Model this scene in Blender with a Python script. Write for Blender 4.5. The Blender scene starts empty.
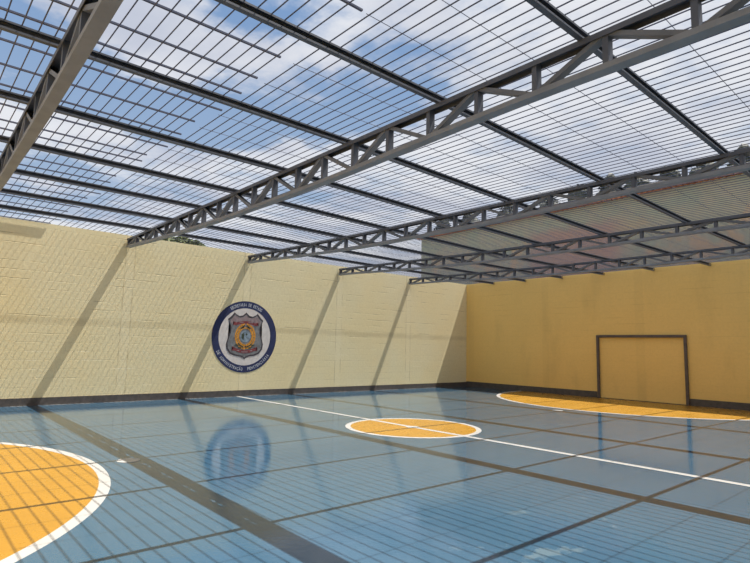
import bpy, bmesh, math, random
from mathutils import Vector, Matrix

random.seed(4)
sc = bpy.context.scene
COL = sc.collection
L = 17.49          # inner face of the far wall (Y)
W = 15.8           # inner face of the right wall (X)
NY = -3.0          # inner face of the near wall (Y)
HW = 4.12          # wall height
YM = 7.42         # halfway line
CX = 6.88          # court axis

# ------------------------------------------------------------------ helpers
def link(name, data, parent=None):
    o = bpy.data.objects.new(name, data)
    COL.objects.link(o)
    if parent is not None:
        o.parent = parent
    return o

def tag(o, label=None, cat=None, group=None, kind=None):
    if label: o["label"] = label
    if cat: o["category"] = cat
    if group: o["group"] = group
    if kind: o["kind"] = kind
    return o

def empty(name, loc, label, cat, group=None, rotz=0.0):
    o = link(name, None)
    o.location = loc
    o.rotation_euler = (0, 0, rotz)
    return tag(o, label, cat, group)

def mesh_from(bm, name, mat, smooth=False):
    bmesh.ops.recalc_face_normals(bm, faces=bm.faces)
    me = bpy.data.meshes.new(name)
    bm.to_mesh(me)
    bm.free()
    if mat: me.materials.append(mat)
    if smooth:
        for p in me.polygons: p.use_smooth = True
    return me

def box(bm, x0, x1, y0, y1, z0, z1, bevel=0.0):
    r = bmesh.ops.create_cube(bm, size=1.0)
    vs = r["verts"]
    for v in vs:
        v.co = Vector(((x0 + x1) / 2 + v.co.x * (x1 - x0), (y0 + y1) / 2 + v.co.y * (y1 - y0), (z0 + z1) / 2 + v.co.z * (z1 - z0)))
    if bevel > 0:
        es = list({e for v in vs for e in v.link_edges})
        bmesh.ops.bevel(bm, geom=es, offset=bevel, segments=1, affect='EDGES')

def sweep(bm, prof, stations, axis):
    """closed profile (list of 2-D points) swept along stations [(t, dz)] on axis 'X' or 'Y'"""
    rings = []
    for t, dz in stations:
        ring = []
        for a, b in prof:
            ring.append(bm.verts.new((t, a, b + dz) if axis == 'X' else (a, t, b + dz)))
        rings.append(ring)
    n = len(prof)
    for r0, r1 in zip(rings, rings[1:]):
        for i in range(n):
            j = (i + 1) % n
            bm.faces.new((r0[i], r0[j], r1[j], r1[i]))
    bm.faces.new(rings[0]); bm.faces.new(rings[-1])

def u_profile(w, h, t, up=True):
    p = [(-w/2, 0), (w/2, 0), (w/2, h), (w/2 - t, h), (w/2 - t, t), (-w/2 + t, t), (-w/2 + t, h), (-w/2, h)]
    if not up:
        p = [(a, -b) for a, b in p]
    return p

def rod_mesh(name, r, p0, p1, mat, seg=8):
    bm = bmesh.new()
    p0, p1 = Vector(p0), Vector(p1)
    d = (p1 - p0)
    rot = d.to_track_quat('Z', 'Y').to_matrix().to_4x4()
    bmesh.ops.create_cone(bm, cap_ends=True, segments=seg, radius1=r, radius2=r, depth=d.length,
                          matrix=Matrix.Translation((p0 + p1) / 2) @ rot)
    return mesh_from(bm, name, mat)

def prism(bm, pts, d0, d1, plane='Z'):
    """polygon extruded between d0 and d1 ; plane 'Z': pts are x,y ; plane 'X': pts are y,z"""
    def P(a, b, d): return (a, b, d) if plane == 'Z' else (d, a, b)
    lo = [bm.verts.new(P(a, b, d0)) for a, b in pts]
    hi = [bm.verts.new(P(a, b, d1)) for a, b in pts]
    n = len(pts)
    f1 = bm.faces.new(lo); f2 = bm.faces.new(hi)
    for i in range(n):
        j = (i + 1) % n
        bm.faces.new((lo[i], lo[j], hi[j], hi[i]))
    bmesh.ops.triangulate(bm, faces=[f1, f2])

def band(bm, ptsA, ptsB, d0, d1, plane='Z', closed=True):
    def P(a, b, d): return (a, b, d) if plane == 'Z' else (d, a, b)
    n = len(ptsA)
    v = [[bm.verts.new(P(*q, d)) for q in pts] for pts, d in ((ptsA, d0), (ptsB, d0), (ptsA, d1), (ptsB, d1))]
    rng = range(n) if closed else range(n - 1)
    for i in rng:
        j = (i + 1) % n
        bm.faces.new((v[0][i], v[0][j], v[1][j], v[1][i]))
        bm.faces.new((v[2][i], v[2][j], v[3][j], v[3][i]))
        bm.faces.new((v[0][i], v[0][j], v[2][j], v[2][i]))
        bm.faces.new((v[1][i], v[1][j], v[3][j], v[3][i]))
    if not closed:
        for k in (0, n - 1):
            bm.faces.new((v[0][k], v[1][k], v[3][k], v[2][k]))

def circ(cx, cy, r, n=96, a0=0.0, a1=2 * math.pi, closed=True):
    m = n if closed else n - 1
    return [(cx + r * math.cos(a0 + (a1 - a0) * i / m), cy + r * math.sin(a0 + (a1 - a0) * i / m)) for i in range(n)]

# ------------------------------------------------------------------ materials
class NT:
    def __init__(self, name, world=False):
        if world:
            self.m = bpy.data.worlds.new(name); self.m.use_nodes = True
        else:
            self.m = bpy.data.materials.new(name); self.m.use_nodes = True
        self.t = self.m.node_tree
        self.t.nodes.clear()
    def n(self, typ, **kw):
        x = self.t.nodes.new(typ)
        for k, v in kw.items():
            setattr(x, k, v)
        return x
    def put(self, sock, v):
        if v is None: return
        if hasattr(v, 'is_linked') or isinstance(v, bpy.types.NodeSocket):
            self.t.links.new(v, sock)
        else:
            if sock.type == 'RGBA' and len(v) == 3: v = (*v, 1)
            sock.default_value = v
    def math(self, op, a, b=None, c=None, clamp=False):
        x = self.n('ShaderNodeMath', operation=op, use_clamp=clamp)
        self.put(x.inputs[0], a); self.put(x.inputs[1], b); self.put(x.inputs[2], c)
        return x.outputs[0]
    def mix(self, f, a, b, blend='MIX'):
        x = self.n('ShaderNodeMix', data_type='RGBA', blend_type=blend)
        self.put(x.inputs[0], f); self.put(x.inputs[6], a); self.put(x.inputs[7], b)
        return x.outputs[2]
    def ramp(self, v, lo, hi, a=0.0, b=1.0, smooth=True):
        x = self.n('ShaderNodeMapRange', interpolation_type='SMOOTHSTEP' if smooth else 'LINEAR')
        self.put(x.inputs[0], v)
        for i, q in zip((1, 2, 3, 4), (lo, hi, a, b)): x.inputs[i].default_value = q
        return x.outputs[0]
    def noise(self, vec, scale, detail=4, rough=.55):
        x = self.n('ShaderNodeTexNoise')
        self.put(x.inputs['Vector'], vec)
        x.inputs['Scale'].default_value = scale; x.inputs['Detail'].default_value = detail
        x.inputs['Roughness'].default_value = rough
        return x.outputs[0]
    def obj(self):
        return self.n('ShaderNodeTexCoord').outputs['Object']
    def sep(self, v):
        x = self.n('ShaderNodeSeparateXYZ'); self.put(x.inputs[0], v); return x.outputs
    def comb(self, a, b, c=0.0):
        x = self.n('ShaderNodeCombineXYZ')
        self.put(x.inputs[0], a); self.put(x.inputs[1], b); self.put(x.inputs[2], c)
        return x.outputs[0]
    def bump(self, h, strength, dist):
        x = self.n('ShaderNodeBump'); self.put(x.inputs['Height'], h)
        x.inputs['Strength'].default_value = strength; x.inputs['Distance'].default_value = dist
        return x.outputs[0]
    def out(self, color, rough=.6, metal=0.0, normal=None, spec=.5, **kw):
        b = self.n('ShaderNodeBsdfPrincipled')
        self.put(b.inputs['Base Color'], color); self.put(b.inputs['Roughness'], rough)
        b.inputs['Metallic'].default_value = metal
        self.put(b.inputs['Specular IOR Level'], spec)
        if normal is not None: self.put(b.inputs['Normal'], normal)
        o = self.n('ShaderNodeOutputMaterial')
        self.t.links.new(b.outputs[0], o.inputs[0])
        return self.m

def plain(name, col, rough=.6, var=.12, scale=6.0, spec=.5, metal=0.0):
    k = NT(name)
    nz = k.noise(k.obj(), scale, 5)
    dark = tuple(c * (1 - var) for c in col); lite = tuple(min(1, c * (1 + var)) for c in col)
    c = k.mix(k.ramp(nz, .3, .7), dark, lite)
    return k.out(c, rough, metal, k.bump(nz, .15, .01), spec)

def block_wall(name, axis, base, warm, dark, lite, crack=1.0):
    """painted concrete blocks : joints show only here and there, as dark cracks or pale lime lines"""
    k = NT(name)
    s = k.sep(k.obj())
    u = s[1] if axis == 'Y' else s[0]
    v = s[2]
    uv = k.comb(u, v, 0.0)
    wob = k.noise(k.comb(u, v, 1.7), 1.3, 2)
    v2 = k.math('ADD', v, k.math('MULTIPLY', k.math('SUBTRACT', wob, .5), .03))
    br = k.n('ShaderNodeTexBrick')
    k.put(br.inputs['Vector'], k.comb(u, v2, 0.0))
    br.inputs['Color1'].default_value = (0, 0, 0, 1); br.inputs['Color2'].default_value = (.6, .6, .6, 1)
    br.inputs['Mortar'].default_value = (1, 1, 1, 1)
    br.inputs['Scale'].default_value = 1.0
    br.inputs['Mortar Size'].default_value = .006
    br.inputs['Mortar Smooth'].default_value = .4
    br.inputs['Brick Width'].default_value = .40; br.inputs['Row Height'].default_value = .20
    joint = br.outputs['Fac']
    hrow = k.math('ABSOLUTE', k.math('SUBTRACT', k.math('FRACT', k.math('DIVIDE', v2, .2)), .5))
    hj = k.ramp(hrow, .455, .49)          # horizontal joints only
    big = k.noise(k.comb(u, v, 3.1), .55, 4)
    fine = k.noise(k.comb(u, v, 0), 14.0, 6, .65)
    mid = k.noise(k.comb(u, v, 9.0), 2.2, 4)
    col = k.mix(k.ramp(big, .3, .7), base, warm)
    col = k.mix(k.math('MULTIPLY', k.ramp(fine, .35, .75), .16), col, dark)
    cellc = k.math('MULTIPLY', br.outputs['Color'], .06)
    col = k.mix(cellc, col, dark)
    rowsel = k.noise(k.comb(k.math('MULTIPLY', u, .9), k.math('MULTIPLY', k.math('ROUND', k.math('DIVIDE', v2, .2)), 3.37), 0), 1.0, 3)
    crk = k.math('MULTIPLY', hj, k.ramp(rowsel, .53, .60))
    crk = k.math('MULTIPLY', crk, k.ramp(v, 1.2, 2.0, .25, 1.0))
    rowsel2 = k.noise(k.comb(k.math('MULTIPLY', u, 1.4), k.math('MULTIPLY', k.math('ROUND', k.math('DIVIDE', v2, .2)), 5.1), 4.0), 1.0, 3)
    lim = k.math('MULTIPLY', hj, k.ramp(rowsel2, .56, .64))
    lim = k.math('MULTIPLY', lim, k.ramp(v, 1.6, 2.6, 1.0, .25))
    col = k.mix(k.math('MULTIPLY', joint, .05), col, dark)
    col = k.mix(k.math('MULTIPLY', crk, .95 * crack), col, dark)
    col = k.mix(k.math('MULTIPLY', lim, .6 * crack), col, lite)
    # soft shade of the mid-height bond course, painted into the wall colour
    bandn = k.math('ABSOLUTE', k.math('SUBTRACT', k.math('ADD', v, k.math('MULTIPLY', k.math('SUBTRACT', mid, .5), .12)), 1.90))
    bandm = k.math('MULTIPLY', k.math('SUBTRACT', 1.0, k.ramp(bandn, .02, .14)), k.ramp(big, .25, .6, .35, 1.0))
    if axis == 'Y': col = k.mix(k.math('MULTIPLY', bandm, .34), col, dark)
    # flush concrete piers: plain render with a thin seam on each side
    h = k.math('ADD', k.math('MULTIPLY', joint, -.12), k.math('ADD', k.math('MULTIPLY', fine, .35), k.math('MULTIPLY', crk, -.9)))
    if axis == 'Y':
        for y in (4.28, 7.55, 10.94, 14.15):
            d = k.math('ABSOLUTE', k.math('SUBTRACT', k.math('ADD', u, k.math('MULTIPLY', k.math('SUBTRACT', mid, .5), .05)), y))
            pier = k.math('SUBTRACT', 1.0, k.ramp(d, .10, .12))
            seam = k.math('SUBTRACT', 1.0, k.ramp(k.math('ABSOLUTE', k.math('SUBTRACT', d, .11)), .006, .016))
            seam = k.math('MULTIPLY', seam, k.ramp(mid, .38, .6))
            col = k.mix(k.math('MULTIPLY', pier, .10), col, lite)
            col = k.mix(k.math('MULTIPLY', seam, .55), col, dark)
    else:
        for x in (.25, 3.6, 6.9, 10.2, 13.5):
            d = k.math('ABSOLUTE', k.math('SUBTRACT', u, x))
            pier = k.math('SUBTRACT', 1.0, k.ramp(d, .12, .15))
            col = k.mix(k.math('MULTIPLY', pier, .10), col, dark)
        st = k.noise(k.comb(k.math('MULTIPLY', u, 1.2), k.math('MULTIPLY', v, .35), 2.0), 1.0, 5)
        col = k.mix(k.math('MULTIPLY', k.ramp(st, .5, .72), .25), col, dark)
    return k.out(col, .75, 0, k.bump(h, .5, .012), .3)

M = {}
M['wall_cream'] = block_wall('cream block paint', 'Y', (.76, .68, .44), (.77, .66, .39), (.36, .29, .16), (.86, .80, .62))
M['wall_ochre'] = block_wall('ochre block paint', 'X', (.82, .56, .185), (.84, .575, .195), (.52, .35, .12), (.88, .66, .30), .25)
M['base_dark'] = plain('dark plinth paint', (.075, .066, .064), .55, .2, 9)
M['steel'] = plain('grey steel paint', (.20, .215, .245), .5, .10, 5)
M['steel_mid'] = plain('middle grey steel paint', (.125, .135, .155), .5, .12, 5)
M['steel_dark'] = plain('dark steel paint', (.078, .086, .11), .5, .12, 5)
M['bar'] = plain('grille bar steel', (.11, .12, .17), .8, .12, 8, .15)
M['goal'] = plain('goal frame paint', (.085, .066, .062), .5, .15, 8)
M['navy'] = plain('navy emblem paint', (.014, .022, .085), .6, .2, 7)
M['emblem_white'] = plain('white emblem paint', (.62, .58, .56), .6, .08, 6)
M['shield_grey'] = plain('grey shield paint', (.17, .175, .185), .6, .25, 9)
M['shield_line'] = plain('dark outline paint', (.045, .035, .045), .6, .2, 9)
M['shield_red'] = plain('red ribbon paint', (.19, .035, .04), .6, .3, 18)
M['shield_mauve'] = plain('mauve field paint', (.25, .19, .20), .6, .2, 9)
M['wreath'] = plain('orange wreath paint', (.62, .27, .03), .6, .25, 20)
M['leaf_green'] = plain('dark green leaf paint', (.035, .05, .03), .6, .2, 20)
M['crest_blue'] = plain('blue grey crest paint', (.20, .26, .32), .6, .3, 12)
M['letter'] = plain('pale lettering paint', (.48, .50, .56), .6, .1, 20)
M['terracotta'] = plain('terracotta tile', (.34, .15, .08), .8, .3, 5)
M['roof_grey'] = plain('grey roof sheet', (.12, .12, .115), .8, .25, 2)
M['bark'] = plain('bark', (.10, .075, .05), .85, .3, 12)
M['ground'] = plain('earth ground', (.22, .18, .13), .9, .3, .8)

def paint_on_floor(name, base, wear, wearcol, rough):
    k = NT(name)
    o = k.obj()
    a = k.noise(o, 3.0, 6, .65); b = k.noise(o, 22.0, 5, .6)
    g = k.noise(o, .6, 3)
    col = k.mix(k.ramp(g, .3, .7), tuple(c * .93 for c in base), tuple(min(1, c * 1.05) for c in base))
    col = k.mix(k.math('MULTIPLY', k.ramp(k.math('MULTIPLY', k.math('ADD', a, b), .5), .52, .66), wear), col, wearcol)
    return k.out(col, k.ramp(a, .3, .7, rough, rough + .1), 0, k.bump(b, .12, .004), .5)
M['court_orange'] = paint_on_floor('orange court paint', (.30, .150, .011), .25, (.22, .115, .02), .24)
M['court_white'] = paint_on_floor('white court paint', (.34, .335, .325), .20, (.27, .27, .26), .3)

def floor_mat():
    k = NT('blue court paint')
    o = k.obj(); s = k.sep(o)
    big = k.noise(o, .35, 4); mid = k.noise(o, 1.6, 6, .6); fine = k.noise(o, 30.0, 4, .6); grain = k.noise(o, 140.0, 3, .6)
    col = k.mix(k.ramp(big, .3, .7), (.029, .071, .116), (.034, .082, .131))
    col = k.mix(k.math('MULTIPLY', k.ramp(mid, .45, .75), .25), col, (.024, .070, .120))
    # scuffed pale patches, most of them on the right-hand side of the court
    st = k.noise(k.comb(k.math('MULTIPLY', s[0], 1.0), k.math('MULTIPLY', s[1], 1.0), 5.0), 2.1, 6, .62)
    side = k.ramp(s[0], 10.3, 12.0)
    sc_ = k.math('MULTIPLY', k.ramp(st, .61, .68), side)
    col = k.mix(k.math('MULTIPLY', sc_, .45), col, (.14, .185, .20))
    sp = k.math('MULTIPLY', k.ramp(k.noise(o, 26.0, 3, .7), .70, .76), k.ramp(k.noise(o, 1.1, 2), .5, .62))
    col = k.mix(k.math('MULTIPLY', sp, .5), col, (.18, .21, .22))
    dk = k.ramp(k.noise(k.comb(s[0], s[1], 8.0), 2.4, 3), .68, .76)
    col = k.mix(k.math('MULTIPLY', dk, .35), col, (.018, .07, .125))
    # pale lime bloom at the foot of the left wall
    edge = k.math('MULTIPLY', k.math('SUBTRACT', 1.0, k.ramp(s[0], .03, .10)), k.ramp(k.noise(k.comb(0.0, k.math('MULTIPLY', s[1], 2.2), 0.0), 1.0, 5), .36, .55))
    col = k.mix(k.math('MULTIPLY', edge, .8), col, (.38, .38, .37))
    h = k.math('ADD', k.math('MULTIPLY', mid, .6), k.math('ADD', k.math('MULTIPLY', fine, .10), k.math('MULTIPLY', grain, .03)))
    rough = k.ramp(mid, .3, .75, .05, .10)
    return k.out(col, rough, 0, k.bump(h, .16, .02), .5)
M['floor'] = floor_mat()

def stain_wall():
    k = NT('mossy render')
    o = k.obj(); s = k.sep(o)
    a = k.noise(k.comb(s[0], s[2], 0), .7, 6, .65); b = k.noise(k.comb(s[0], s[2], 4.), 3.0, 5, .6)
    col = k.mix(k.ramp(a, .35, .65), (.33, .39, .30), (.42, .40, .30))
    col = k.mix(k.math('MULTIPLY', k.ramp(b, .4, .7), .4), col, (.32, .33, .27))
    rust = k.math('MULTIPLY', k.ramp(k.noise(k.comb(s[0], s[2], 9.), .9, 5), .48, .62), k.math('SUBTRACT', 1.0, k.ramp(s[2], 5.9, 6.9)))
    col = k.mix(k.math('MULTIPLY', rust, .6), col, (.58, .38, .20))
    # patch of bare reddish brickwork
    px = k.math('MULTIPLY', k.ramp(s[0], -4.6, -3.9), k.math('SUBTRACT', 1.0, k.ramp(s[0], -.6, .3)))
    pz = k.math('SUBTRACT', 1.0, k.ramp(k.math('ADD', s[2], k.math('MULTIPLY', b, .6)), 6.75, 7.15))
    col = k.mix(k.math('MULTIPLY', k.math('MULTIPLY', px, pz), .7), col, (.42, .25, .22))
    return k.out(col, .85, 0, k.bump(b, .4, .03), .2)
M['stain_wall'] = stain_wall()

def leaf_mat(name, a, b):
    k = NT(name)
    nz = k.noise(k.obj(), 9.0, 4)
    return k.out(k.mix(k.ramp(nz, .35, .65), a, b), .7, 0, None, .3)
M['foliage'] = leaf_mat('green leaves', (.07, .095, .04), (.15, .17, .075))
M['foliage_dark'] = leaf_mat('dark leaves', (.030, .036, .034), (.065, .072, .06))

# ------------------------------------------------------------------ setting
def struct(name, bm, mat):
    o = link(name, mesh_from(bm, name, mat))
    return tag(o, kind='structure')

bm = bmesh.new(); box(bm, -40, 60, -40, 70, -.30, -.12); struct('ground', bm, M['ground'])
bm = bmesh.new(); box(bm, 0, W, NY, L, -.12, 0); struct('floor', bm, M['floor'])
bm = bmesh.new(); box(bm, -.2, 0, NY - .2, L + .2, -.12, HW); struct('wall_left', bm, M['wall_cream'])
bm = bmesh.new(); box(bm, 0, W, L, L + .2, -.12, HW); struct('wall_far', bm, M['wall_ochre'])
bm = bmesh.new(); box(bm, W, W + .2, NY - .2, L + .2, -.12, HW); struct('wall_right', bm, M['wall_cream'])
bm = bmesh.new(); box(bm, 0, W, NY - .2, NY, -.12, HW); struct('wall_near', bm, M['wall_ochre'])
bm = bmesh.new(); box(bm, 0, .012, NY, L, 0, .17); struct('baseboard_left', bm, M['base_dark'])
bm = bmesh.new(); box(bm, .012, 5.47, L - .012, L, 0, .2); box(bm, 8.25, W, L - .012, L, 0, .2)
box(bm, 5.47, 8.25, L - .010, L, 0, .02)
struct('baseboard_far', bm, M['base_dark'])

# ------------------------------------------------------------------ court markings (paint films on the floor)
def paint(name, fill, mat, parent, label=None):
    bm = bmesh.new(); fill(bm)
    o = link(name, mesh_from(bm, name, mat), parent)
    if label: o['label'] = label
    return o

LW = .11
t = empty('center_circle', (6.945, YM, 0), 'small orange centre circle with white outline, crossed by the white halfway line', 'court marking')
paint('fill', lambda b: prism(b, circ(0, 0, 1.16), 0, .002), M['court_orange'], t, 'orange filled disc')
paint('outline', lambda b: band(b, circ(0, 0, 1.16), circ(0, 0, 1.258), 0, .0025), M['court_white'], t, 'white ring')
paint('center_spot', lambda b: prism(b, circ(0, 0, .13, 32), .0037, .0046), M['court_white'], t, 'white centre spot')

o = paint('halfway_line', lambda b: (box(b, -.005, W - .03, -LW/2 , LW/2, .0026, .0036)), M['court_white'], None)
o.location = (.02, YM, 0)
tag(o, 'straight white halfway line running across the blue court through the centre circle', 'court line')

def goal_area(yc, sgn, R, label):
    t = empty('goal_area', (CX + (.17 if sgn > 0 else 0), yc, 0), label, 'court marking', 'painted goal areas')
    a0, a1 = (math.pi, 2 * math.pi) if sgn < 0 else (0, math.pi)
    inner = circ(0, 0, R - LW, 90, a0, a1, False); outer = circ(0, 0, R, 90, a0, a1, False)
    paint('fill', lambda b: prism(b, inner, 0, .002), M['court_orange'], t, 'orange filled half disc')
    paint('outline', lambda b: band(b, inner, outer, 0, .0025, 'Z', False), M['court_white'], t, 'white curved outline')
    return t
goal_area(L - .013, -1, 4.36, 'orange half-round goal area with white outline in front of the goal')
goal_area(-1.94, 1, 3.91, 'orange half-round goal area with broad white outline nearest the camera')
for y, lab in ((2.32, 'round white penalty spot beside the near orange goal area'), (12.62, 'small white penalty spot just outside the far orange goal area')):
    o = paint('penalty_spot', lambda b: prism(b, circ(0, 0, .135, 40), 0, .003), M['court_white'], None)
    o.location = (7.06 if y < 5 else CX, y, 0)
    tag(o, lab, 'court marking', 'penalty spots')

# ------------------------------------------------------------------ goal frame on the far wall
g = empty('soccer_goal', (CX, L - .04, 0), 'dark rectangular goal frame standing against the far yellow wall', 'goal')
hw = 1.33
for sx in (-1, 1):
    bm = bmesh.new(); box(bm, sx * hw - .04, sx * hw + .04, -.04, .026, .0025, 1.96, .006)
    link('post', mesh_from(bm, 'post', M['goal']), g)
bm = bmesh.new(); box(bm, -hw - .04, hw + .04, -.04, .026, 1.96, 2.04, .006)
link('crossbar', mesh_from(bm, 'crossbar', M['goal']), g)

# ------------------------------------------------------------------ wall emblem
EY, EZ, ER = 7.57, 1.68, 1.02
E = empty('wall_emblem', (0, EY, EZ), 'round navy and white emblem with a grey shield painted on the cream left wall', 'emblem')
def epaint(name, fill, mat, parent=E, label=None):
    bm = bmesh.new(); fill(bm)
    o = link(name, mesh_from(bm, name, mat), parent)
    if label: o['label'] = label
    return o
epaint('outer_ring', lambda b: band(b, circ(0, 0, .80 * ER), circ(0, 0, ER), 0, .004, 'X'), M['navy'], label='navy blue ring')
epaint('white_field', lambda b: prism(b, circ(0, 0, .80 * ER), 0, .003, 'X'), M['emblem_white'], label='white round field')
half = [(0, .66), (.10, .575), (.20, .555), (.30, .60), (.35, .645), (.44, .54), (.535, .46), (.49, .36), (.455, .26), (.46, .12), (.51, -.04),
        (.555, -.20), (.535, -.34), (.44, -.46), (.30, -.515), (.14, -.535), (.05, -.57), (0, -.61)]
def shield(s): return [(a * ER * s, (b) * ER * s) for a, b in half] + [(-a * ER * s, b * ER * s) for a, b in reversed(half[1:-1])]
sh = epaint('shield', lambda b: prism(b, shield(.955), .003, .006, 'X'), M['shield_grey'], label='grey heraldic shield')
epaint('shield_border', lambda b: band(b, shield(.955), shield(1.03), .003, .0065, 'X'), M['shield_line'], sh, 'dark outline')
def crown_field(b):
    top = [(-.42, .33), (-.48, .43), (-.42, .50), (-.34, .585), (-.28, .555), (-.20, .515), (-.10, .535), (0, .60), (.10, .535), (.20, .515), (.28, .555), (.34, .585), (.42, .50), (.48, .43), (.42, .33), (.2, .30), (0, .29), (-.2, .30)]
    prism(b, [(a * ER, c * ER) for a, c in top], .006, .0068, 'X')
epaint('upper_field', crown_field, M['shield_mauve'], sh, 'mauve upper field')
def ribbon(z, w, h, sag):
    def f(b):
        up, dn = [], []
        for i in range(13):
            s = -1 + i / 6
            zz = z + sag * (s * s)
            up.append((s * w * ER, (zz + h / 2) * ER)); dn.append((s * w * ER, (zz - h / 2) * ER))
        band(b, up, dn, .0068, .0082, 'X', False)
        for sg in (-1, 1):      # swallow-tail ends
            x = sg * w
            zz = z + sag
            pts = [(x, zz + h / 2), (x + sg * .09, zz + h * .9), (x + sg * .055, zz + h * .2), (x + sg * .10, zz - h * .45), (x, zz - h / 2)]
            prism(b, [(a * ER, c * ER) for a, c in pts], .0068, .0078, 'X')
    return f
epaint('ribbon', ribbon(.40, .30, .075, -.05), M['shield_red'], sh, 'red ribbon above the wreath')
epaint('ribbon', ribbon(-.42, .30, .085, .07), M['shield_red'], sh, 'red ribbon below the wreath')
for (x0, x1, z) in ((-.20, -.08, .40), (.08, .22, .40), (-.10, .10, -.425), (-.24, -.16, -.39), (.16, .24, -.39)):
    epaint('ribbon_highlight', lambda b: prism(b, [(x0 * ER, (z - .012) * ER), (x1 * ER, (z - .012) * ER), (x1 * ER, (z + .012) * ER), (x0 * ER, (z + .012) * ER)], .0082, .009, 'X'), M['shield_mauve'], sh)
def wreath(b):
    for i in range(26):
        a = 2 * math.pi * (i + .5) / 26
        if abs(a - math.pi / 2) < .05: continue
        for rr, tilt in ((.235, .6), (.31, -.35)):
            c = (rr * .95 * math.cos(a), rr * math.sin(a) * 1.08 + .01)
            d = a + math.pi / 2 + tilt * (1 if math.cos(a) > 0 else -1)
            l, w = .062, .024
            pts = []
            for q in range(8):
                t_ = 2 * math.pi * q / 8
                x, y = l * math.cos(t_), w * math.sin(t_)
                pts.append(((c[0] + x * math.cos(d) - y * math.sin(d)) * ER, (c[1] + x * math.sin(d) + y * math.cos(d)) * ER))
            prism(b, pts, .006, .0085 if rr > .3 else .0078, 'X')
epaint('wreath', wreath, M['wreath'], sh, 'orange leafy wreath')
for sg in (-1, 1):
        for (x, z, an) in ((.10, -.27, .5), (.18, -.22, .75), (.25, -.24, .2), (.16, -.31, .1), (.10, .25, -.4), (.06, .29, -.9)):
            pts = []
            for q in range(8):
                t_ = 2 * math.pi * q / 8
                a, c = .06 * math.cos(t_), .022 * math.sin(t_)
                pts.append(((sg * (x + a * math.cos(an) - c * math.sin(an))) * ER, (z + a * math.sin(an) + c * math.cos(an)) * ER))
            epaint('leaf_sprig', lambda b: prism(b, pts, .0085, .0095, 'X'), M['leaf_green'], sh, 'dark green sprig')
epaint('crest_disc', lambda b: prism(b, [(a, c + .01) for a, c in circ(0, 0, .165 * ER, 40)], .006, .0075, 'X'), M['crest_blue'], sh, 'blue grey round crest')
epaint('crest_figure', lambda b: prism(b, [(-.12 * ER, .06 * ER), (-.055 * ER, .11 * ER), (-.03 * ER, .03 * ER), (-.05 * ER, -.09 * ER), (-.11 * ER, -.05 * ER)], .0075, .0085, 'X'), M['leaf_green'], sh, 'dark figure in the crest')
epaint('crest_mark', lambda b: prism(b, [(.02 * ER, .10 * ER), (.07 * ER, .07 * ER), (.05 * ER, .03 * ER), (.0 * ER, .05 * ER)], .0075, .0085, 'X'), M['leaf_green'], sh, 'small dark mark in the crest')

def letters(word, r, a_mid, span, size, top=True):
    """word laid along the ring; angles in degrees measured from the vertical, positive to the right"""
    bm = bmesh.new()
    n = len(word)
    dg = bpy.context.evaluated_depsgraph_get
    for i, ch in enumerate(word):
        if ch == ' ': continue
        cu = bpy.data.curves.new('glyph', 'FONT'); cu.body = ch; cu.size = size; cu.align_x = 'CENTER'; cu.extrude = .0008; cu.resolution_u = 3
        cu.offset = .002
        ob = bpy.data.objects.new('glyph', cu); COL.objects.link(ob)
        bpy.context.view_layer.update()
        ev = ob.evaluated_get(dg())
        me = ev.to_mesh()
        f = -span / 2 + span * (i + .5) / n
        ang = math.radians(a_mid + f)
        nb = bmesh.new(); nb.from_mesh(me)
        vs = []
        step = math.radians(span / n) * r * .92
        xs = [v.co.x for v in nb.verts]; wid = (max(xs) - min(xs)) if xs else 1
        kx = min(1.0, step * .88 / max(wid, 1e-4))
        mapv = {}
        for v in nb.verts:
            x, y, z = v.co.x * kx, v.co.y - size * .36, v.co.z
            if top:
                rr = r + y; th = ang
                Y = rr * math.sin(th) + x * math.cos(th); Z = rr * math.cos(th) - x * math.sin(th)
            else:
                rr = r - y; th = ang
                Y = rr * math.sin(th) + x * math.cos(th); Z = -rr * math.cos(th) + x * math.sin(th)
            mapv[v.index] = bm.verts.new((.0048 + z, Y, Z))
        for fc in nb.faces:
            try: bm.faces.new([mapv[v.index] for v in fc.verts])
            except ValueError: pass
        nb.free(); ev.to_mesh_clear()
        bpy.data.objects.remove(ob); bpy.data.curves.remove(cu)
    me = mesh_from(bm, 'lettering', M['letter'])
    return link('lettering', me, E)
letters('SECRETARIA DE ESTADO', .90 * ER, 0, 66, .125)['label'] = 'pale upper lettering on the navy ring'
letters('DE ADMINISTRAÇÃO', .90 * ER, -33, 62, .120, False)['label'] = 'pale lower lettering, left half'
letters('PENITENCIÁRIA', .90 * ER, 32, 50, .120, False)['label'] = 'pale lower lettering, right half'

# ------------------------------------------------------------------ roof steelwork
XEND = W - .01
TOPS = [(NY, 4.03), (.9, 4.03), (4.21, 4.02), (7.57, 3.95), (10.92, 3.905), (14.2, 3.945), (L, 4.02)]
def ztop(y):                      # height of the truss tops: the roof sags a little between the near trusses and the far wall
    if y <= TOPS[0][0]: return TOPS[0][1]
    for (y0, a), (y1, b) in zip(TOPS, TOPS[1:]):
        if y <= y1: return a + (b - a) * (y - y0) / (y1 - y0)
    return TOPS[-1][1]
def lift(x, y): return (4.03 - ztop(y)) * max(0.0, 1 - x / 6.0)      # the sag dies out at the left wall
def smooth(t): t = max(0.0, min(1.0, t)); return t * t * (3 - 2 * t)
def zb(x): return 3.63 + .2 * max(0.0, 1 - x / 6.0) ** 1.5 + .08 * smooth((x - 8) / 4)
ST = [i * .5 for i in range(int(XEND / .5) + 1)] + [XEND]
ST[0] = .012
PITCH = .65
CW = .11
NV = int((XEND - .05) / PITCH)
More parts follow.
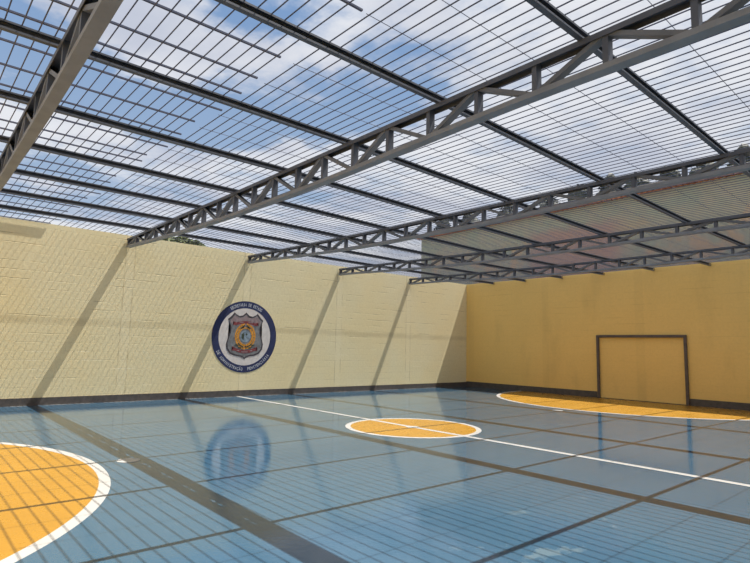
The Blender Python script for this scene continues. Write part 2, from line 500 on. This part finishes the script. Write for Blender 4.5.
truss_spec = [(.995, 'roof truss nearest the camera, its pale underside cutting across the upper left corner', .02, -.0115),
              (4.21, 'long grey roof truss meeting the left wall well left of the round emblem', -.02, -.011),
              (7.57, 'grey roof truss meeting the left wall right above the round emblem', -.005, 0),
              (10.92, 'roof truss second from the far wall, meeting the left wall right of the emblem', 0, 0),
              (14.2, 'farthest roof truss, just in front of the far yellow wall', .03, 0)]
for y, lab, db, rot in truss_spec:
    t = empty('roof_truss', (0, y, 0), lab, 'roof truss', 'steel roof trusses', rot)
    zt = ztop(y)
    top = lambda x: zt + lift(x, y)
    bot = lambda x: min(zb(x) + db, top(x) - .22)
    bm = bmesh.new(); sweep(bm, u_profile(CW, .05, .005, True), [(x, bot(x)) for x in ST], 'X')
    link('bottom_chord', mesh_from(bm, 'bottom_chord', M['steel']), t)
    bm = bmesh.new(); sweep(bm, u_profile(CW, .05, .005, False), [(x, top(x)) for x in ST], 'X')
    link('top_chord', mesh_from(bm, 'top_chord', M['steel_dark']), t)
    for k in range(NV + 1):
        x = max(.04, .02 + PITCH * k)
        bm = bmesh.new()
        prof = [(-.024, -.04), (.024, -.04), (.024, .04), (.020, .04), (.020, -.036), (-.020, -.036), (-.020, .04), (-.024, .04)]
        lo = [bm.verts.new((x + a, b, bot(x) + .004)) for a, b in prof]; hi = [bm.verts.new((x + a, b, top(x) - .004)) for a, b in prof]
        for i in range(8):
            j = (i + 1) % 8; bm.faces.new((lo[i], lo[j], hi[j], hi[i]))
        bm.faces.new(lo); bm.faces.new(hi)
        link('vertical_strut', mesh_from(bm, 'vertical_strut', M['steel_dark']), t)
    for k in range(NV):
        xa, xb = max(.04, .02 + PITCH * k), .02 + PITCH * (k + 1)
        up = (k % 2 == 0)              # rises towards odd nodes
        za, zc = (bot(xa) + .03, top(xb) - .03) if up else (top(xa) - .03, bot(xb) + .03)
        xa += .025; xb -= .025
        d = Vector((xb - xa, 0, zc - za)); l = d.length
        bm = bmesh.new()
        pr = u_profile(.078, .042, .004, True)
        rings = []
        ux = d.normalized(); nz = Vector((-ux.z, 0, ux.x))
        for tt in (0, l):
            rings.append([bm.verts.new(Vector((xa, 0, za)) + ux * tt + Vector((0, a, 0)) + nz * (b - .021)) for a, b in pr])
        for i in range(8):
            j = (i + 1) % 8; bm.faces.new((rings[0][i], rings[0][j], rings[1][j], rings[1][i]))
        bm.faces.new(rings[0]); bm.faces.new(rings[1])
        link('diagonal_strut', mesh_from(bm, 'diagonal_strut', M['steel_mid']), t)

# purlins: C channels lying on the trusses, parallel to the left wall
PX = [1.38, 2.80, 4.30, 5.80, 7.39, 8.95, 10.57, 12.17, 13.77, 15.3]
names = ['first', 'second', 'third', 'fourth', 'fifth', 'sixth', 'seventh', 'eighth', 'ninth', 'tenth']
for i, x in enumerate(PX):
    bm = bmesh.new()
    sweep(bm, [(-.025, 0), (.025, 0), (.025, .018), (.021, .018), (.021, .004), (-.021, .004), (-.021, .076), (.021, .076), (.021, .062), (.025, .062), (.025, .08), (-.025, .08)],
          [(y, ztop(y) + lift(x, y)) for y in [NY + .01] + [q[0] for q in TOPS[1:-1]] + [L - .01]], 'Y')
    o = link('roof_purlin', mesh_from(bm, 'roof_purlin', M['steel_dark'])); o.location = (x, 0, 0)
    tag(o, f'dark steel roof purlin lying on the trusses, {names[i]} out from the left wall', 'purlin', 'steel roof purlins')

# grille bars: thin bars across the court, cross rods along it
def bar_mesh(y):
    bm = bmesh.new(); r = .0058
    sweep(bm, [(r * math.cos(q * math.pi / 4), r + r * math.sin(q * math.pi / 4)) for q in range(8)],
          [(.01, lift(.01, y)), (3.0, lift(3.0, y)), (6.0, 0), (W - .01, 0)], 'X')
    return mesh_from(bm, 'grille_bar', M['bar'])
ys = [1.30 + .123 * k for k in range(-34, 10)]
ys = [y for y in ys if y > NY + .05 and y < 2.5]
nearys = list(ys)
fy = []
y = 2.62
while y < L - .03:
    fy.append(y); y += .1248
for y in nearys:
    o = link('grille_bar', bar_mesh(y)); o.location = (0, y, ztop(y) + .08)
    tag(o, 'thin roof grille bar in the open-meshed panel with heavy cross rods', 'grille bar', 'grille bars of the open roof panel')
for y in fy:
    o = link('grille_bar', bar_mesh(y)); o.location = (0, y, ztop(y) + .08)
    tag(o, 'thin roof grille bar in the long striped panel tied by fine wires', 'grille bar', 'grille bars of the striped roof panel')
edges = [0.0] + PX
for a, b in zip(edges, edges[1:]):
    for f in (1 / 3, 2 / 3):
        xr = a + (b - a) * f
        bm = bmesh.new()
        sweep(bm, [(.0032 * math.cos(q * math.pi / 3), .0032 + .0032 * math.sin(q * math.pi / 3)) for q in range(6)],
              [(y, ztop(y) + lift(xr, y) + .0916) for y in (2.6, 4.21, 7.57, 10.92, 14.2, L - .02)], 'Y')
        o = link('cross_rod', mesh_from(bm, 'cross_rod', M['bar'])); o.location = (xr, 0, 0)
        tag(o, 'fine wire rod tying the striped roof grille bars, running along the court', 'cross rod', 'fine cross rods of the roof grille')
heavy = [.025, .60, 1.08, 1.62, 2.2, 2.56, 3.10, 3.62, 4.05, 4.52, 4.98, 5.51, 6.05, 6.38, 6.92, 7.50, 8.02, 8.55, 9.10, 9.52, 10.03, 11.1, 11.63, 12.3, 12.7, 13.2, 13.9, 14.4, 14.9]
for i, x in enumerate(heavy):
    bm = bmesh.new(); box(bm, -.011, .011, NY + .01, 2.46 + .14 * ((i * 37) % 10) / 10, 0, .016)
    o = link('heavy_cross_rod', mesh_from(bm, 'heavy_cross_rod', M['bar'])); o.location = (x, 0, ztop(0) + .0916)
    tag(o, 'heavy square rod tying the open-meshed roof grille over the nearest truss', 'cross rod', 'heavy cross rods of the open roof panel')

# ------------------------------------------------------------------ beyond the walls
def leaf_ball(bm, c, rx, ry, rz, n, s, rnd):
    for _ in range(n):
        v = Vector((rnd.gauss(0, 1), rnd.gauss(0, 1), rnd.gauss(0, 1))).normalized()
        rr = rnd.uniform(.72, 1.0)
        p = Vector((c[0] + v.x * rx * rr, c[1] + v.y * ry * rr, c[2] + v.z * rz * rr))
        q = Vector((rnd.gauss(0, 1), rnd.gauss(0, 1), rnd.gauss(0, 1))).to_track_quat('Z', 'Y')
        vs = [bm.verts.new(p + q @ Vector(w)) for w in ((-s, 0, 0), (0, -s * .5, .15 * s), (s, 0, 0), (0, s * .5, .15 * s))]
        bm.faces.new(vs)
def shrub(name, loc, rx, rz, label, group, mat, s, n, trunk, cat):
    rnd = random.Random(int(loc[0] * 100) + 7)
    t = empty(name, loc, label, cat, group)
    bm = bmesh.new()
    r = bmesh.ops.create_icosphere(bm, subdivisions=3, radius=1)
    for v in r['verts']:
        k = .93 * (1 + .12 * math.sin(v.co.x * 5 + loc[0]) + .10 * math.sin(v.co.z * 7 + loc[0] * 2))
        v.co = Vector((v.co.x * rx * k, v.co.y * rx * k, trunk + rz + v.co.z * rz * k))
    leaf_ball(bm, (0, 0, trunk + rz), rx, rx, rz, n, s, rnd)
    me = bpy.data.meshes.new('foliage'); bm.to_mesh(me); bm.free(); me.materials.append(mat)
    link('foliage', me, t)
    link('trunk', rod_mesh('trunk', .05 + .03 * rx, (0, 0, 0), (0, 0, trunk + rz * .8), M['bark']), t)

BY = L + 3.25
b = empty('neighboring_building', (5.0, BY, 0), 'stained grey-green building with a tiled eave behind the far yellow wall', 'building', None, -.055)
BH = 7.45
bm = bmesh.new(); box(bm, -11.35, 12, 0, 7, -.12, BH)
o = link('wall', mesh_from(bm, 'wall', M['stain_wall']), b); o['label'] = 'mossy stained rendered wall'
bm = bmesh.new()
for i in range(117):
    x = -11.45 + .2 * i + .1
    bmesh.ops.create_cone(bm, cap_ends=True, segments=8, radius1=.10, radius2=.085, depth=.5,
                          matrix=Matrix.Translation((x, -.05, BH + .06)) @ Matrix.Rotation(math.radians(98), 4, 'X'))
o = link('tile_eave', mesh_from(bm, 'tile_eave', M['terracotta']), b); o['label'] = 'row of terracotta eave tiles'
bm = bmesh.new(); box(bm, -11.35, 12, .22, .42, BH, BH + .42, .02)
o = link('parapet', mesh_from(bm, 'parapet', M['roof_grey']), b); o['label'] = 'dark grey parapet'
TY = L + 12.0
trees = [(-12.0, 10.75), (-9.5, 10.85), (-6.4, 10.9), (-3.3, 10.75), (-1.3, 11.05), (.45, 11.1), (2.0, 11.0), (3.65, 10.9), (5.3, 10.9), (6.9, 11.05), (9.0, 11.2)]
pos = ['first', 'second', 'third', 'fourth', 'fifth', 'sixth', 'seventh', 'eighth', 'ninth', 'tenth', 'eleventh', 'twelfth']
for i, (x, top) in enumerate(trees):
    shrub('round_tree', (x, TY, -.12), .74 + .05 * math.sin(i * 2.3), 1.5, f"dark round-topped tree behind the stained neighbouring building, {pos[i]} from the left", 'trees behind the neighbouring building', M['foliage_dark'], .10, 900, top + .42 - 3.0, 'tree')
if True:
    t = empty('tree', (-2.3, 6.55, -.12), 'green treetop peeping over the cream left wall above and left of the emblem', 'tree')
    rnd = random.Random(3)
    bm = bmesh.new()
    for (dy, z, r) in ((-.55, 4.42, .42), (-.1, 4.45, .45), (.32, 4.40, .42), (-.1, 3.6, .8), (-.6, 3.5, .7), (.4, 3.5, .7)):
        bmesh.ops.create_icosphere(bm, subdivisions=3, radius=r * .8, matrix=Matrix.Translation((0, dy, z)))
        leaf_ball(bm, (0, dy, z), r, r, r, 700, .08, rnd)
    me = bpy.data.meshes.new('foliage'); bm.to_mesh(me); bm.free(); me.materials.append(M['foliage'])
    link('foliage', me, t)
    link('trunk', rod_mesh('trunk', .13, (0, 0, 0), (0, -.2, 3.6), M['bark'], 12), t)

# ------------------------------------------------------------------ light
k = NT('sky', world=True)
sc.world = k.m
d = k.n('ShaderNodeTexCoord').outputs['Generated']
s = k.sep(d)
zz = k.math('MAXIMUM', s[2], .06)
u = k.math('DIVIDE', s[0], zz); v = k.math('DIVIDE', s[1], zz)
uv = k.comb(u, v, 0.0)
nz = k.noise(uv, 2.6, 10, .62)
wa = k.math('MULTIPLY', k.math('SUBTRACT', k.noise(k.comb(u, v, 5.0), 2.6, 5, .6), .5), .55)
wb = k.math('MULTIPLY', k.math('SUBTRACT', k.noise(k.comb(u, v, 11.0), 2.6, 5, .6), .5), .55)
uw = k.math('ADD', u, wa); vw = k.math('ADD', v, wb)
blobs = [(-1.95, .17, .24, -1), (-2.36, .22, .30, -1), (-2.45, .58, .22, -1.0), (-2.36, .80, .24, -1.0), (-2.43, 1.02, .26, -.9), (-2.07, 1.33, .22, -1.0),
         (-1.76, 1.36, .20, -1.0), (-1.55, 1.42, .18, -1.0), (-1.40, .74, .17, -.8), (-1.62, 1.10, .13, -.5), (-1.28, 1.22, .14, -.55), (-3.5, .62, .35, -.7), (-4.6, .6, .7, -.55),
         (-3.1, 1.95, .35, -.6), (-3.7, 1.2, .4, -.35),(-1.95, .95, .22, -.5),
         (-1.80, .55, .24, .5), (-2.85, .42, .22, .4), (-1.47, 1.04, .10, .5), (-2.4, 1.62, .22, .5), (-1.20, .35, .3, .4)]
acc = .60
for (bu, bv, r, w) in blobs:
    du = k.math('SUBTRACT', uw, bu); dv = k.math('SUBTRACT', vw, bv)
    q = k.math('ADD', k.math('MULTIPLY', du, du), k.math('MULTIPLY', dv, dv))
    e = k.math('POWER', 2.718, k.math('MULTIPLY', q, -1.0 / (r * r)))
    acc = k.math('ADD', acc, k.math('MULTIPLY', e, w))
dens = k.ramp(k.math('ADD', acc, k.math('MULTIPLY', k.math('SUBTRACT', nz, .5), 2.3)), -.15, .70)
blue = k.mix(k.ramp(s[2], .15, .7), (.36, .48, .66), (.17, .31, .57))
gz = k.noise(k.comb(u, v, 21.0), 1.3, 6, .55)
white = k.mix(k.ramp(gz, .38, .66), (.80, .82, .87), (.55, .59, .70))
col = k.mix(dens, blue, white)
bg = k.n('ShaderNodeBackground'); k.put(bg.inputs[0], col); bg.inputs[1].default_value = 1.0
wo = k.n('ShaderNodeOutputWorld'); k.t.links.new(bg.outputs[0], wo.inputs[0])

sun = bpy.data.lights.new('sun', 'SUN'); sun.energy = 11.0; sun.angle = math.radians(.30); sun.color = (1, .95, .87)
so = link('sun', sun)
ld = Vector((-.096, -.450, -1))
so.rotation_euler = ld.to_track_quat('-Z', 'Y').to_euler()
so.location = (20, 20, 30)

# ------------------------------------------------------------------ camera
cam = bpy.data.cameras.new('camera')
co = link('camera', cam)
r_ = Vector((0.6604417651194875, 0.7505138722389723, 0.023358134829632463))
u_ = Vector((0.07541542450757072, -0.09725954038892737, 0.9923968906892524))
f_ = Vector((-0.7470794346869795, 0.6536585571842521, 0.12084208243647973))
m = Matrix((( r_.x, u_.x, -f_.x), (r_.y, u_.y, -f_.y), (r_.z, u_.z, -f_.z))).to_4x4()
m.translation = Vector((14.258, 0.0, 1.4524))
co.matrix_world = m
cam.sensor_fit = 'HORIZONTAL'; cam.sensor_width = 36.0
cam.lens = 543.957 / 750 * 36.0
cam.clip_start = .05; cam.clip_end = 300
sc.camera = co

sc.view_settings.view_transform = 'Standard'
sc.view_settings.look = 'None'
sc.view_settings.exposure = 0.0
sc.view_settings.gamma = 1.0
sc.view_settings.use_curve_mapping = False
